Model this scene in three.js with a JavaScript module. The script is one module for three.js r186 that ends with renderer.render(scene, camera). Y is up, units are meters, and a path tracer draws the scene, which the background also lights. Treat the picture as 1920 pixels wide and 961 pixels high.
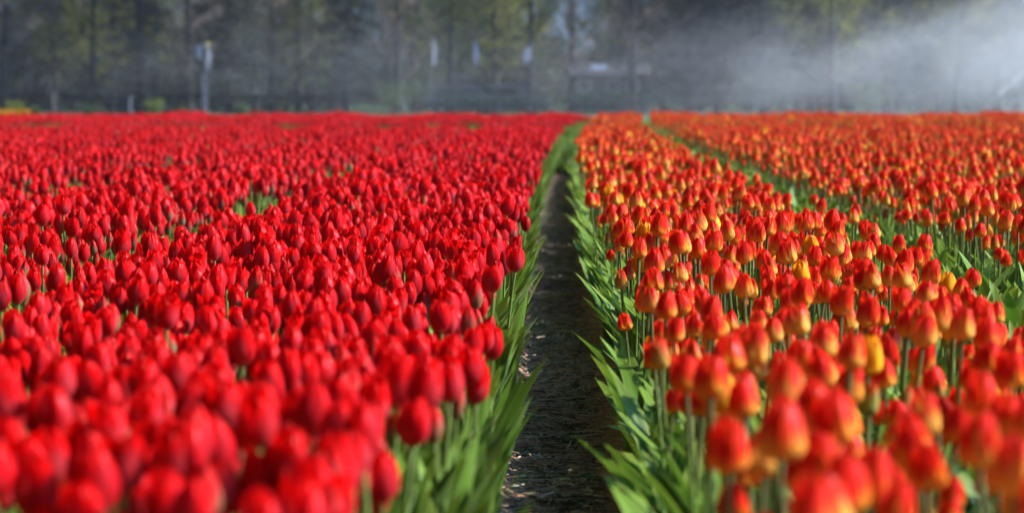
import * as THREE from 'three';
import { Sky } from 'three/addons/objects/Sky.js';
import { mergeGeometries } from 'three/addons/utils/BufferGeometryUtils.js';
import { ImprovedNoise } from 'three/addons/math/ImprovedNoise.js';

/* ------------------------------------------------------------------ camera, sky, sun, exposure */
const EYE = 0.82, F = 4800, VX = 1038, VY = 181;           // eye height; lens and vanishing point in photo pixels (1920 wide)
const scene = new THREE.Scene();
const camera = new THREE.PerspectiveCamera(2 * Math.atan(480.5 / F) * 180 / Math.PI, 2, 0.1, 4000);
camera.position.set(0, EYE, 0);
camera.rotation.order = 'YXZ';
camera.rotation.set(-Math.atan((480.5 - VY) / F), Math.atan((VX - 960) / F), 0);
camera.focus = 7.0;
camera.userData.fStop = 4.2;

const SUN_AZ = 87, SUN_EL = 33;                            // degrees right of the view direction; above the horizon
const az = SUN_AZ * Math.PI / 180, el = SUN_EL * Math.PI / 180;
const sunDir = new THREE.Vector3(Math.sin(az) * Math.cos(el), Math.sin(el), -Math.cos(az) * Math.cos(el));
const sky = new Sky();
sky.scale.setScalar(3000);
sky.material.uniforms.sunPosition.value.copy(sunDir);
sky.material.uniforms.turbidity.value = 16;
sky.material.uniforms.rayleigh.value = 0.45;
sky.material.uniforms.mieCoefficient.value = 0.008;
sky.material.uniforms.cloudCoverage.value = 0;
scene.add(sky);
scene.environmentIntensity = 0.18;
const sun = new THREE.DirectionalLight(new THREE.Color(1, 0.92, 0.8), 5);
sun.position.copy(sunDir).multiplyScalar(300);
sun.castShadow = true;
sun.shadow.mapSize.set(4096, 4096);
Object.assign(sun.shadow.camera, { left: -90, right: 90, top: 90, bottom: -90, near: 1, far: 700 });
scene.add(sun, sun.target);
const renderer = new THREE.WebGLRenderer({ antialias: true });
renderer.toneMapping = THREE.LinearToneMapping;
renderer.toneMappingExposure = 1.9;
renderer.shadowMap.enabled = true;
scene.fog = new THREE.FogExp2(new THREE.Color(0.85, 0.88, 0.95), 0.0002);

/* ------------------------------------------------------------------ helpers */
function rng(seed) {
  let a = seed >>> 0;
  return () => { a = (a + 0x6d2b79f5) | 0; let t = Math.imul(a ^ (a >>> 15), 1 | a); t = (t + Math.imul(t ^ (t >>> 7), 61 | t)) ^ t; return ((t ^ (t >>> 14)) >>> 0) / 4294967296; };
}
const perlin = new ImprovedNoise();
const lerp = (a, b, t) => a + (b - a) * t, clamp = (x, a = 0, b = 1) => Math.min(b, Math.max(a, x));
const smooth = (a, b, x) => { const t = clamp((x - a) / (b - a)); return t * t * (3 - 2 * t); };
const mix3 = (a, b, t) => [lerp(a[0], b[0], t), lerp(a[1], b[1], t), lerp(a[2], b[2], t)];
const gauss = (r) => Math.sqrt(-2 * Math.log(1 - r() * 0.9999)) * Math.cos(6.2832 * r());
const PX = (X, d) => (X - VX) / F * d, PY = (Y, d) => EYE + (VY - Y) / F * d;   // where a sight line stands at d metres
const bend = (d) => d < 10 ? 0 : 4.2e-4 * (d - 10) * (d - 10);                  // the planted rows swing slightly to the right
const ONES = 'zero one two three four five six seven eight nine ten eleven twelve thirteen fourteen fifteen sixteen seventeen eighteen nineteen'.split(' '), TENS = '- - twenty thirty forty fifty sixty seventy eighty ninety'.split(' ');
const inWords = (n) => { n = clamp(Math.round(n), 0, 99); return n < 20 ? ONES[n] : TENS[n / 10 | 0] + (n % 10 ? '-' + ONES[n % 10] : ''); };
const counts = {};
const numbered = (n) => { const k = counts[n] = (counts[n] ?? -1) + 1; return k ? n + '_' + String(k).padStart(3, '0') : n; };
function mesh(name, geo, mat, parent = scene) {
  const m = new THREE.Mesh(geo, mat);
  m.name = parent === scene ? numbered(name) : name;
  m.castShadow = m.receiveShadow = true;
  parent.add(m);
  return m;
}
function tag(o, label, category, group, kind) {
  if (label) o.userData.label = label;
  if (category) o.userData.category = category;
  if (group) o.userData.group = group;
  if (kind) o.userData.kind = kind;
  return o;
}
function thing(name, label, category, pos = [0, 0, 0], turn = 0, group) {
  const o = new THREE.Group(); o.name = numbered(name); scene.add(o);
  o.position.set(...pos); o.rotation.y = turn;
  return tag(o, label, category, group);
}
function instances(name, geo, mat, list, parent) {          // list: [Matrix4, [r,g,b]?]
  const m = new THREE.InstancedMesh(geo, mat, list.length);
  m.name = parent === scene ? numbered(name) : name;
  m.castShadow = m.receiveShadow = true;
  const c = new THREE.Color();
  list.forEach(([mat4, tint], i) => { m.setMatrixAt(i, mat4); if (tint) m.setColorAt(i, c.setRGB(...tint)); });
  m.instanceMatrix.needsUpdate = true;
  parent.add(m);
  return m;
}
// a grid patch from f(u, v) -> [x, y, z] and c(u, v) -> [r, g, b]
function patch(nu, nv, f, c) {
  const p = [], col = [], uv = [], idx = [];
  for (let j = 0; j <= nv; j++) for (let i = 0; i <= nu; i++) {
    const u = i / nu * 2 - 1, v = j / nv;
    p.push(...f(u, v)); if (c) col.push(...c(u, v)); uv.push((u + 1) / 2, v);
  }
  for (let j = 0; j < nv; j++) for (let i = 0; i < nu; i++) {
    const a = j * (nu + 1) + i, b = a + 1, d = a + nu + 1, e = d + 1;
    idx.push(a, b, e, a, e, d);
  }
  const g = new THREE.BufferGeometry();
  g.setAttribute('position', new THREE.Float32BufferAttribute(p, 3));
  if (c) g.setAttribute('color', new THREE.Float32BufferAttribute(col, 3));
  g.setAttribute('uv', new THREE.Float32BufferAttribute(uv, 2));
  g.setIndex(idx);
  g.computeVertexNormals();
  return g;
}
// a tapered tube through points [x,y,z,r]
function tube(pts, sides = 6, col) {
  const p = [], c = [], uv = [], idx = [];
  const up = new THREE.Vector3(), t = new THREE.Vector3(), a = new THREE.Vector3(), b = new THREE.Vector3();
  pts.forEach((q, k) => {
    const q0 = pts[Math.max(0, k - 1)], q1 = pts[Math.min(pts.length - 1, k + 1)];
    t.set(q1[0] - q0[0], q1[1] - q0[1], q1[2] - q0[2]).normalize();
    up.set(0, 0, 1); if (Math.abs(t.z) > 0.9) up.set(1, 0, 0);
    a.crossVectors(t, up).normalize(); b.crossVectors(t, a).normalize();
    for (let s = 0; s <= sides; s++) {
      const w = s / sides * 6.28318, cs = Math.cos(w) * q[3], sn = Math.sin(w) * q[3];
      p.push(q[0] + a.x * cs + b.x * sn, q[1] + a.y * cs + b.y * sn, q[2] + a.z * cs + b.z * sn);
      uv.push(s / sides, k / (pts.length - 1));
      if (col) c.push(...(typeof col === 'function' ? col(k / (pts.length - 1)) : col));
    }
  });
  for (let k = 0; k < pts.length - 1; k++) for (let s = 0; s < sides; s++) {
    const i = k * (sides + 1) + s, j = i + sides + 1;
    idx.push(i, i + 1, j + 1, i, j + 1, j);
  }
  const g = new THREE.BufferGeometry();
  g.setAttribute('position', new THREE.Float32BufferAttribute(p, 3));
  if (col) g.setAttribute('color', new THREE.Float32BufferAttribute(c, 3));
  g.setAttribute('uv', new THREE.Float32BufferAttribute(uv, 2));
  g.setIndex(idx); g.computeVertexNormals();
  return g;
}
function noiseTexture(n, f, srgb) {                         // f(x, y) in 0..1, wrapping handled by the caller
  const d = new Uint8Array(n * n * 4);
  for (let y = 0; y < n; y++) for (let x = 0; x < n; x++) {
    const c = f(x / n, y / n); const o = (y * n + x) * 4;
    for (let k = 0; k < 3; k++) d[o + k] = clamp(c[k]) * 255;
    d[o + 3] = 255;
  }
  const t = new THREE.DataTexture(d, n, n);
  t.wrapS = t.wrapT = THREE.RepeatWrapping; t.magFilter = THREE.LinearFilter; t.minFilter = THREE.LinearMipmapLinearFilter;
  if (srgb) t.colorSpace = THREE.SRGBColorSpace;
  t.needsUpdate = true;
  return t;
}
// noise that repeats over the unit square
function wrapNoise(x, y, k, z) {
  const a = perlin.noise(x * k, y * k, z), b = perlin.noise((x - 1) * k, y * k, z), c = perlin.noise(x * k, (y - 1) * k, z), d = perlin.noise((x - 1) * k, (y - 1) * k, z);
  return lerp(lerp(a, b, x), lerp(c, d, x), y);
}

/* ------------------------------------------------------------------ materials */
const leafy = (o) => new THREE.MeshPhysicalMaterial({ vertexColors: true, side: THREE.DoubleSide, roughness: 1, thickness: 0, ...o });
const M = {
  petal: leafy({ name: 'petal', transmission: 0.47, clearcoat: 0.14, clearcoatRoughness: 0.33, specularIntensity: 0.04 }),
  leaf: leafy({ name: 'tulip leaf', transmission: 0.32, clearcoat: 0.16, clearcoatRoughness: 0.4, specularIntensity: 0.2 }),
  twig: new THREE.MeshStandardMaterial({ name: 'bark', vertexColors: true, roughness: 0.95 }),
  tree: leafy({ name: 'tree leaves', transmission: 0.35, specularIntensity: 0.08 }),
  droplet: new THREE.MeshPhysicalMaterial({ name: 'water droplets', color: new THREE.Color(0.95, 0.925, 0.92), roughness: 1, transmission: 0.5, specularIntensity: 0.2, thickness: 0, side: THREE.DoubleSide }),
  straw: new THREE.MeshStandardMaterial({ name: 'straw', color: 0xffffff, roughness: 1 }),
};
const soilTone = noiseTexture(512, (x, y) => {
  const n = 0.5 + 0.35 * wrapNoise(x, y, 6, 1) + 0.3 * wrapNoise(x, y, 22, 2) + 0.35 * wrapNoise(x, y, 90, 3);
  return [0.5 + 0.24 * n, 0.385 + 0.19 * n, 0.295 + 0.15 * n];
}, true);
const soilBump = noiseTexture(512, (x, y) => { const n = 0.5 + 0.3 * wrapNoise(x, y, 10, 4) + 0.3 * wrapNoise(x, y, 40, 5) + 0.3 * wrapNoise(x, y, 120, 6); return [n, n, n]; });
M.soil = new THREE.MeshStandardMaterial({ name: 'soil', map: soilTone, bumpMap: soilBump, bumpScale: 0.02, roughness: 0.95 });
const grassTone = noiseTexture(256, (x, y) => { const n = 0.5 + 0.4 * wrapNoise(x, y, 5, 7) + 0.4 * wrapNoise(x, y, 40, 8); return [0.2 + 0.1 * n, 0.29 + 0.12 * n, 0.13 + 0.05 * n]; }, true);
M.turf = new THREE.MeshStandardMaterial({ name: 'turf', map: grassTone, roughness: 0.95 });

/* ------------------------------------------------------------------ ground, soil, paths */
{
  const g = new THREE.PlaneGeometry(1600, 1600, 1, 1); g.rotateX(-Math.PI / 2);
  const uv = g.attributes.uv; for (let i = 0; i < uv.count; i++) uv.setXY(i, uv.getX(i) * 400, uv.getY(i) * 400);
  const m = mesh('ground', g, M.turf); m.position.set(0, -0.06, -400);
  tag(m, 'green turf running from the tulip field to the trees', null, null, 'structure');
}
const FIELD_END = 57, GAPS = [
  // centre, half width of the furrow
  [0.02, 0.15], [-1.235, 0.09], [-2.42, 0.09], [1.23, 0.18], [2.34, 0.1], [-3.6, 0.09], [3.52, 0.1], [-4.8, 0.09], [4.7, 0.1], [-6, 0.09], [5.9, 0.1], [-7.2, 0.09], [7.1, 0.1], [-8.4, 0.09], [8.3, 0.1], [-9.6, 0.09], [9.5, 0.1], [-10.8, 0.09], [10.7, 0.1],
];
const furrow = (x) => { let y = 0; for (const [c, w] of GAPS) y -= 0.055 * (1 - smooth(w * 0.55, w * 1.25, Math.abs(x - c))); return y; };
{
  const xs = []; for (let x = -15; x <= 13; x += 0.06) xs.push(x);
  const ds = []; for (let d = -1; d < 58; d += d < 12 ? 0.25 : 1) ds.push(d); ds.push(58);
  const p = [], uv = [], idx = [];
  for (const d of ds) for (const x of xs) {
    p.push(x + bend(d), furrow(x) + 0.012 * perlin.noise(x * 6, d * 3, 3) - (Math.abs(x - 0.02) < 0.16 ? 0.03 : 0), -d); uv.push(x / 1.3, d / 1.3);
  }
  for (let j = 0; j < ds.length - 1; j++) for (let i = 0; i < xs.length - 1; i++) {
    const a = j * xs.length + i, b = a + 1, c = a + xs.length, e = c + 1; idx.push(a, b, e, a, e, c);
  }
  const g = new THREE.BufferGeometry();
  g.setAttribute('position', new THREE.Float32BufferAttribute(p, 3)); g.setAttribute('uv', new THREE.Float32BufferAttribute(uv, 2)); g.setIndex(idx); g.computeVertexNormals();
  tag(mesh('soil_ground', g, M.soil), 'dark soil that the tulip beds are planted in', null, null, 'structure');
}
// the trodden path between the two beds, a sheet of its own with clods and ruts
const pathY = (x, d) => -0.058 + 0.075 * smooth(0.09, 0.2, Math.abs(x - 0.015 - 0.01 * Math.sin(d * 1.7))) + 0.009 * perlin.noise(x * 9, d * 4, 1) + 0.006 * perlin.noise(x * 30, d * 22, 2) + 0.003 * perlin.noise(x * 90, d * 60, 5);
{
  const p = [], uv = [], idx = [], ds = [], NX = 30;
  for (let d = 0.5; d < 57; d += d < 9 ? 0.018 : d < 18 ? 0.08 : 0.5) ds.push(d);
  for (const d of ds) for (let i = 0; i <= NX; i++) { const x = 0.02 + (i / NX - 0.5) * 0.44; p.push(x + bend(d), pathY(x, d), -d); uv.push(x / 0.9, d / 0.9); }
  for (let j = 0; j < ds.length - 1; j++) for (let i = 0; i < NX; i++) { const a = j * (NX + 1) + i; idx.push(a, a + 1, a + NX + 2, a, a + NX + 2, a + NX + 1); }
  const g = new THREE.BufferGeometry();
  g.setAttribute('position', new THREE.Float32BufferAttribute(p, 3)); g.setAttribute('uv', new THREE.Float32BufferAttribute(uv, 2)); g.setIndex(idx); g.computeVertexNormals();
  tag(mesh('path', g, M.soil), 'narrow dark dirt path between the red and the orange tulips', null, null, 'structure');
  // straw litter trodden into it
  const r = rng(11), list = [], q = new THREE.Quaternion(), e = new THREE.Euler();
  for (let k = 0; k < 10000; k++) {
    const d = 2.4 + Math.pow(r(), 1.5) * 15, x = 0.02 + (r() + r() - 1) * 0.19;
    const len = 0.012 + 0.055 * r() * r(), w = 0.0012 + 0.002 * r() * r();
    e.set((r() - 0.5) * 0.5, r() * 6.283, (r() - 0.5) * 0.3);
    const t = r(), c = t < 0.35 ? [0.08, 0.062, 0.05] : t < 0.75 ? [0.46, 0.37, 0.27] : [0.64, 0.55, 0.43], s = 0.7 + 0.6 * r();
    list.push([new THREE.Matrix4().compose(new THREE.Vector3(x + bend(d), pathY(x, d) + 0.004, -d), q.setFromEuler(e), new THREE.Vector3(w, w * 0.7, len)), c.map((v) => v * s)]);
  }
  const g2 = new THREE.CylinderGeometry(1, 0.8, 2, 5); g2.rotateX(Math.PI / 2);
  tag(instances('straw_litter', g2, M.straw, list, scene), 'dry straw pieces trodden into the dirt path', null, null, 'stuff');
}

/* ------------------------------------------------------------------ tulips */
const petalShape = (o) => {
  // o: height, radius, top (closing 0..1), phase, inner, seed, tip
  const { H, R, top, phi, inner, seed, wide } = o, vm = o.vm ?? 0.44, r0 = o.r0 ?? 0.26, blunt = o.blunt ?? 0.46;
  const rr = (v) => (v < vm ? R * (r0 + (1 - r0) * Math.pow(Math.sin(Math.PI / 2 * v / vm), 0.7)) : R * (1 - (1 - top) * Math.pow((v - vm) / (1 - vm), 1.9))) * (inner ? 0.9 : 1);
  const ww = (v) => wide * Math.max(0.36 * (1 - v), Math.pow(Math.max(0, 1 - Math.pow(Math.abs(2 * v - 1), 2.6)), blunt));
  return (u, v) => {
    const a = phi + u * ww(v) + 0.07 * Math.sin(3 * v + seed), edge = u * u;
    const r = rr(v) * (1 + (inner ? 0.03 : 0.1) * edge * (0.4 + v) - (inner ? 0 : 0.03) + 0.035 * Math.sin(4 * u + seed * 3 + 5 * v) * v) + (Math.abs(u) < 0.12 && v > 0.2 ? -0.0004 : 0);
    const y = H * (v * (1 - 0.03 * edge) + 0.035 * v * v * Math.sin(7 * u + seed * 5) + (inner ? 0.02 * v : 0)) * (1 + 0.08 * Math.sin(seed * 9));
    return [Math.cos(a) * r, y, Math.sin(a) * r];
  };
};
const RED = (s, bud, w = 0) => (u, v, inner) => {
  const vein = 0.5 + 0.5 * Math.sin(u * 26 + 2.5 * Math.sin(5 * v + w) + w), rim = smooth(0.62, 1, v + 0.3 * u * u);
  let c = inner ? [0.74, 0.0012, 0.002] : mix3([0.54, 0.006, 0.011], [0.62, 0.003, 0.006], vein);
  const flame = (1 - smooth(0.1, 0.85, Math.abs(u + 0.15 * Math.sin(w * 3)))) * (1 - smooth(0.45, 0.95, v)) * (inner ? 0.1 : 0.75);
  c = mix3(c, [0.64, 0.08, 0.085], flame * (0.15 + 0.7 * s) * (0.7 + 0.3 * vein));
  c = mix3(c, [0.86, 0.002, 0.0015], rim * 0.9);  // petal tops brighter red: the backlit glow is put into the colour
  c = mix3(c, [0.3, 0.22, 0.08], (1 - smooth(0.0, 0.15, v)) * 0.6);
  if (bud) c = mix3(c, mix3([0.2, 0.23, 0.085], [0.42, 0.13, 0.09], smooth(0.2, 0.9, v)), bud * (1 - smooth(0.5, 1.05, v + 0.3 * Math.abs(u))));
  return c;
};
const ORANGE = (s, bud, yellow, w = 0) => (u, v, inner) => {
  const red = [0.8, 0.016, 0.004], pink = [0.82, 0.085, 0.055], gold = [0.9, 0.37, 0.012], cream = [0.9, 0.58, 0.12];
  const low = mix3(gold, cream, clamp(0.4 * (1 - v) + 0.45 * s - 0.1));
  const vein = Math.sin(u * 22 + 2 * Math.sin(4 * v + w) + w * 2), flick = 0.09 * vein + 0.07 * Math.sin(u * 9 + w * 5);
  const line = 0.15 + 0.25 * s + flick + (0.34 * Math.abs(u) - 0.1) * (inner ? 1.2 : Math.sin(w) > 0.2 ? -0.5 : 0.9);
  let c = mix3(low, mix3(red, pink, clamp((1 - smooth(0.1, 0.7, Math.abs(u))) * (1 - v) * 1.5 * s + 0.15 * vein)), smooth(line - 0.1, line + 0.26, v));
  c = mix3(c, [0.88, 0.16, 0.008], smooth(0.8, 1, Math.abs(u)) * 0.5);
  if (yellow) c = mix3([0.88, 0.43, 0.012], [0.86, 0.17, 0.006], smooth(0.5, 1, v + 0.12 * vein) * (1 - Math.abs(u)) * 0.8 * yellow);
  c = mix3(c, [0.42, 0.37, 0.07], (1 - smooth(0, 0.12, v)) * 0.5);
  if (bud) c = mix3(c, [0.38, 0.38, 0.08], bud * (1 - smooth(0.45, 1, v)));
  return c;
};
const WHITE = () => () => [0.85, 0.82, 0.74];
const GREEN = { stem: [0.15, 0.24, 0.035], stemTop: [0.19, 0.23, 0.05], leaf: [0.07, 0.16, 0.014], tip: [0.14, 0.23, 0.016], rim: [0.3, 0.36, 0.07] };
function leafGeo(L, W, out, phi, rise, twist, nu, nv, seed) {
  // a lance-shaped blade, folded along the midrib, that rises and then arches outwards by `out`
  const cx = Math.cos(phi), sx = Math.sin(phi), tone = 0.85 + 0.3 * Math.abs(Math.sin(seed * 7.3));
  return patch(nu, nv, (u, v) => {
    const s = 0.008 + L * out * Math.pow(v, 1.75), y = L * rise * (v - 0.34 * out * Math.pow(v, 2.6)) - 0.01;
    const w = W * Math.pow(Math.sin(Math.PI * Math.pow(0.06 + 0.94 * v, 0.72)), 0.85) * (1 - 0.15 * v), a = twist * v * v + 0.12 * Math.sin(seed * 4 + 5 * v);
    const fold = Math.abs(u) * w * 0.27 * (1 - 0.6 * v), wave = 0.05 * w * Math.sin(9 * v + seed + u);
    const side = u * w * Math.cos(a), lift = u * w * Math.sin(a) + fold + wave;
    return [cx * (s - lift * 0.75) - sx * side, y + lift * 0.5, sx * (s - lift * 0.75) + cx * side];
  }, (u, v) => {
    const rib = 1 + 0.12 * Math.sin(u * 14 + seed) * (1 - v * 0.4);
    let c = mix3(GREEN.leaf, GREEN.tip, smooth(0.5, 1, v)).map((k) => k * tone * rib);
    return mix3(c, GREEN.rim, smooth(0.9, 1, Math.abs(u)) * 0.5);
  });
}
// kinds of plant: a bloom on a stem with its leaves; pieces for the single plants, merged and coarser ones for the mass
function plantKind(o) {
  const r = rng(o.seed), k = { ...o, petals: [], leaves: [] };
  const { stemH, H, R, top } = o, bow = [gauss(r) * 0.012, gauss(r) * 0.012], tilt = [(r() - 0.5) * 0.22, (r() - 0.5) * 0.22];
  const stemPts = (n) => Array.from({ length: n + 1 }, (_, i) => { const t = i / n; return [bow[0] * t * t, stemH * t - 0.01, bow[1] * t * t, lerp(0.0037, 0.0027, t) * (t > 0.98 ? 1.25 : 1)]; });
  const stemCol = (t) => mix3(GREEN.stem, o.stemTop ?? GREEN.stemTop, smooth(0.55, 1, t));
  const put = (g) => { g.rotateX(tilt[0]); g.rotateZ(tilt[1]); g.translate(bow[0], stemH - 0.0115, bow[1]); return g; };
  const specs = Array.from({ length: 6 }, (_, i) => ({ H: H * (0.95 + 0.1 * r()), R: R * (0.97 + 0.06 * r()), top: top * (0.7 + 0.65 * r()), phi: (i % 3) * 2.0944 + (i < 3 ? 0 : 1.0472) + (r() - 0.5) * 0.15 + o.seed, inner: i >= 3, seed: r() * 6, wide: o.wide ?? 1.05, vm: o.vm, r0: o.r0, blunt: o.blunt }));
  const petal = (s, nu, nv) => put(patch(nu, nv, petalShape(s), (u, v) => o.color(u, v, s.inner).map((c) => c * (s.inner ? 0.95 : 1))));
  const nL = o.nLeaves ?? 3, leafSpec = Array.from({ length: nL }, (_, i) => [o.leafL * (0.75 + 0.4 * r()), o.leafW * (0.75 + 0.5 * r()), o.out * (0.7 + 0.7 * r()), o.seed * 2 + i * 6.283 / nL + (r() - 0.5) * 0.9, 0.98, (r() - 0.5) * 1.2, r() * 9]);
  const leaf = (s, nu, nv) => leafGeo(s[0], s[1], s[2], s[3], s[4], s[5], nu, nv, s[6]);
  k.petals = specs.map((s) => petal(s, 12, 10));
  k.stem = tube(stemPts(6), 7, stemCol);
  k.leaves = leafSpec.map((s) => leaf(s, 6, 10));
  k.bloomMid = mergeGeometries(specs.map((s) => petal(s, 8, 7)));
  k.greenMid = mergeGeometries([tube(stemPts(4), 5, stemCol), ...leafSpec.map((s) => leaf(s, 4, 8))]);
  k.bloomFar = mergeGeometries(specs.map((s) => petal(s, 4, 4)));
  k.greenFar = mergeGeometries([tube(stemPts(2), 3, stemCol), ...leafSpec.map((s) => leaf(s, 2, 4))]);
  k.centre = [bow[0], stemH + H * 0.45, bow[1]];
  return k;
}
const redBase = { leafL: 0.33, leafW: 0.028, out: 0.27, nLeaves: 3 };
const RK = [], OK_ = [];
{
  const r = rng(5);
  for (let i = 0; i < 8; i++) {
    const top = [0.42, 0.52, 0.68, 0.44, 0.85, 0.56, 0.32, 0.62][i], s = [0.1, 0.9, 0.5, 0.3, 0.7, 1, 0.6, 0][i];
    RK.push({ seed: i + 1, stemH: 0.345 + 0.04 * r(), H: 0.051 + 0.008 * r(), R: 0.018 + 0.0035 * r(), top, color: RED(s, 0, i * 1.7), look: (top > 0.7 ? 'wide-open' : top > 0.5 ? 'slightly open' : top > 0.35 ? 'rounded' : 'tightly closed') + (s > 0.65 ? ' rose-flushed red' : s < 0.2 ? ' deep red' : ' red') });
  }
  RK.push({ seed: 15, stemH: 0.345, H: 0.053, R: 0.0145, top: 0.26, color: RED(0.9, 0.6, 2), look: 'slim half-coloured red' });
  RK.push({ seed: 16, stemH: 0.345, H: 0.048, R: 0.0115, top: 0.16, wide: 1.2, color: RED(0.6, 0.95, 3), look: 'greenish red budding' });
  for (let i = 0; i < 9; i++) {
    const top = [0.36, 0.5, 0.3, 0.62, 0.42, 0.26, 0.8, 0.45, 0.34][i], s = [0.2, 0.5, 0.9, 0, 0.65, 0.35, 0.3, 1, 0.1][i];
    OK_.push({ seed: 21 + i, stemH: 0.335 + 0.05 * r(), H: 0.045 + 0.007 * r(), R: 0.0172 + 0.0034 * r(), top, color: ORANGE(s, 0, 0, i * 1.3 + 0.4), look: (top > 0.7 ? 'wide-open' : top > 0.48 ? 'slightly open' : top > 0.35 ? 'rounded' : 'tightly closed') + (s > 0.8 ? ' red and cream' : s > 0.4 ? ' red and yellow' : s > 0.15 ? ' orange-red' : ' mostly red') });
  }
  OK_.push({ seed: 35, stemH: 0.33, H: 0.046, R: 0.0145, top: 0.24, color: ORANGE(1, 0.35, 0, 1), look: 'slim apricot' });
  OK_.push({ seed: 36, stemH: 0.315, H: 0.042, R: 0.0105, top: 0.16, wide: 1.2, color: ORANGE(1, 0.95, 0, 2), look: 'yellow-green budding' });
  OK_.push({ seed: 37, stemH: 0.35, H: 0.051, R: 0.021, top: 0.42, color: ORANGE(0.5, 0, 1, 3), look: 'golden yellow' });
  RK.forEach((o, i) => { RK[i] = plantKind({ ...redBase, ...o }); });
  OK_.forEach((o, i) => { OK_[i] = plantKind({ vm: 0.24, r0: 0.44, blunt: 0.58, leafL: 0.3, leafW: 0.031, out: 0.38, nLeaves: 3, stemTop: [0.18, 0.16, 0.05], ...o }); });
}

const CROSS = [34.2, 41];                                 // an unplanted strip across the field
const LEFT_BEDS = [[-1.12, -0.13], [-2.31, -1.34], [-3.48, -2.56], [-4.67, -3.74], [-5.87, -4.94], [-7.07, -6.14], [-8.27, -7.34], [-9.47, -8.54], [-10.67, -9.74], [-13, -10.94]];
const RIGHT_BEDS = [[0.18, 1.04], [1.37, 2.26], [2.44, 3.42], [3.62, 4.6], [4.8, 5.8], [6, 7], [7.2, 8.2], [8.4, 9.4], [9.6, 10.6], [10.8, 12.5]];
function plantBeds(beds, step, seed, pick, vary) {
  const r = rng(seed), out = [];
  for (let bi = 0; bi < beds.length; bi++) {
    const [xa, xb] = beds[bi]; let x0 = xa, x1 = xb; const n = Math.max(1, Math.round((x1 - x0) / step));
    for (let d = 2.15; d < FIELD_END; d += step * 0.98) {
      if (d > CROSS[0] && d < CROSS[1]) continue;
      x0 = seed === 22 && bi === 1 && d > CROSS[1] ? xa - 0.12 : xa;
      x1 = seed === 21 && bi === 0 ? xb - 0.075 * (1 - smooth(2.4, 4.2, d)) : xb;
      const lo = -0.222 * d - 0.5 - bend(d), hi = 0.19 * d + 0.5 - bend(d);
      if (x1 < lo || x0 > hi) continue;
      for (let i = 0; i < n; i++) {
        const x = x0 + (i + 0.5 + (r() - 0.5) * 0.95) * (x1 - x0) / n, dd = d + (r() - 0.5) * step * 0.95;
        const skip = r(), a = r(), b = r(), c = r(), e = r(), f = r();
        if (x < lo || x > hi || skip < vary.skip + (perlin.noise(x * 1.6, dd * 1.1, seed) > 0.28 ? vary.bare : 0)) continue;
        const edge = Math.min(x - x0, x1 - x);
        const lift = vary.low * perlin.noise(x * 1.3 + 7, dd * 0.5, seed);
        out.push({ x: x + bend(dd), d: dd, k: pick(a, x, dd, edge), turn: b * 6.283, size: (seed === 22 && bi === 0 && x1 - x < 0.22 ? 0.87 : 1) + 0.07 * (1 - smooth(2.6, 4.4, dd)) + (c - 0.5) * vary.size + lift + (dd > CROSS[1] ? 0.17 * perlin.noise(x * 0.9, dd * 0.1, 8) : 0) + (e > 0.965 && dd > 4.5 && !(seed === 22 && x1 - x < 0.2) ? 0.08 + 2 * (e - 0.965) : 0), lean: c > 0.06 || edge < 0.12 ? [(e - 0.5) * 0.18, (f - 0.5) * 0.18] : [(e - 0.5) * 0.7, (f - 0.5) * 0.7], tone: 0.72 + 0.42 * f, warm: c, edge, bed: bi });
      }
    }
  }
  return out;
}
const pickBy = (w) => (a) => { let i = 0; for (let s = 0; i < w.length - 1 && a > (s += w[i]); i++); return i; };
const pickRed = pickBy([0.11, 0.11, 0.1, 0.11, 0.05, 0.11, 0.1, 0.1, 0.13, 0.08]), pickRedThin = pickBy([0.07, 0.08, 0.06, 0.08, 0.02, 0.08, 0.1, 0.06, 0.25, 0.2]);
const reds = plantBeds(LEFT_BEDS, 0.063, 21, (a, x, d, e) => (x < -1.14 && e < 0.2 ? pickRedThin : pickRed)(a), { skip: 0.08, bare: 0.2, size: 0.16, low: 0.1 });
const oranges = plantBeds(RIGHT_BEDS, 0.081, 22, (a) => pickBy([0.11, 0.1, 0.09, 0.1, 0.09, 0.1, 0.03, 0.08, 0.1, 0.09, 0.08, 0.03])(a), { skip: 0.1, bare: 0.25, size: 0.36, low: 0.12 });
const Q = new THREE.Quaternion(), E = new THREE.Euler(), V = new THREE.Vector3(), S = new THREE.Vector3();
const poseOf = (t) => new THREE.Matrix4().compose(V.set(t.x, t.bump ?? 0, -t.d), Q.setFromEuler(E.set(t.lean[0], t.turn, t.lean[1], 'XZY')), S.setScalar(t.size));
// how large each bloom shows in the picture: nearest first on a coarse screen grid
function rank(all, kindsOf) {
  const W = 640, Hh = 320, grid = new Uint8Array(W * Hh), p = new THREE.Vector3();
  for (const t of all.filter((q) => q.d < 16).sort((a, b) => a.d - b.d)) {
    const k = kindsOf(t); p.set(...k.centre).applyMatrix4(poseOf(t));
    const X = (VX + p.x / -p.z * F) / 3, Y = (VY + (EYE - p.y) / -p.z * F) / 3, sx = k.R * t.size / -p.z * F / 3, sy = k.H * 0.5 * t.size / -p.z * F / 3;
    t.px = X * 3; t.py = Y * 3; t.h = sy * 6; t.seen = 0;
    for (let y = Math.max(0, Math.floor(Y - sy)); y <= Math.min(Hh - 1, Y + sy); y++) for (let x = Math.max(0, Math.floor(X - sx)); x <= Math.min(W - 1, X + sx); x++) {
      if (((x - X) / sx) ** 2 + ((y - Y) / sy) ** 2 > 1 || grid[y * W + x]) continue;
      grid[y * W + x] = 1; t.seen++;
    }
    if (t.px < 4 || t.px > 1916 || t.py > 957) t.seen *= 0.25;
  }
}
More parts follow.
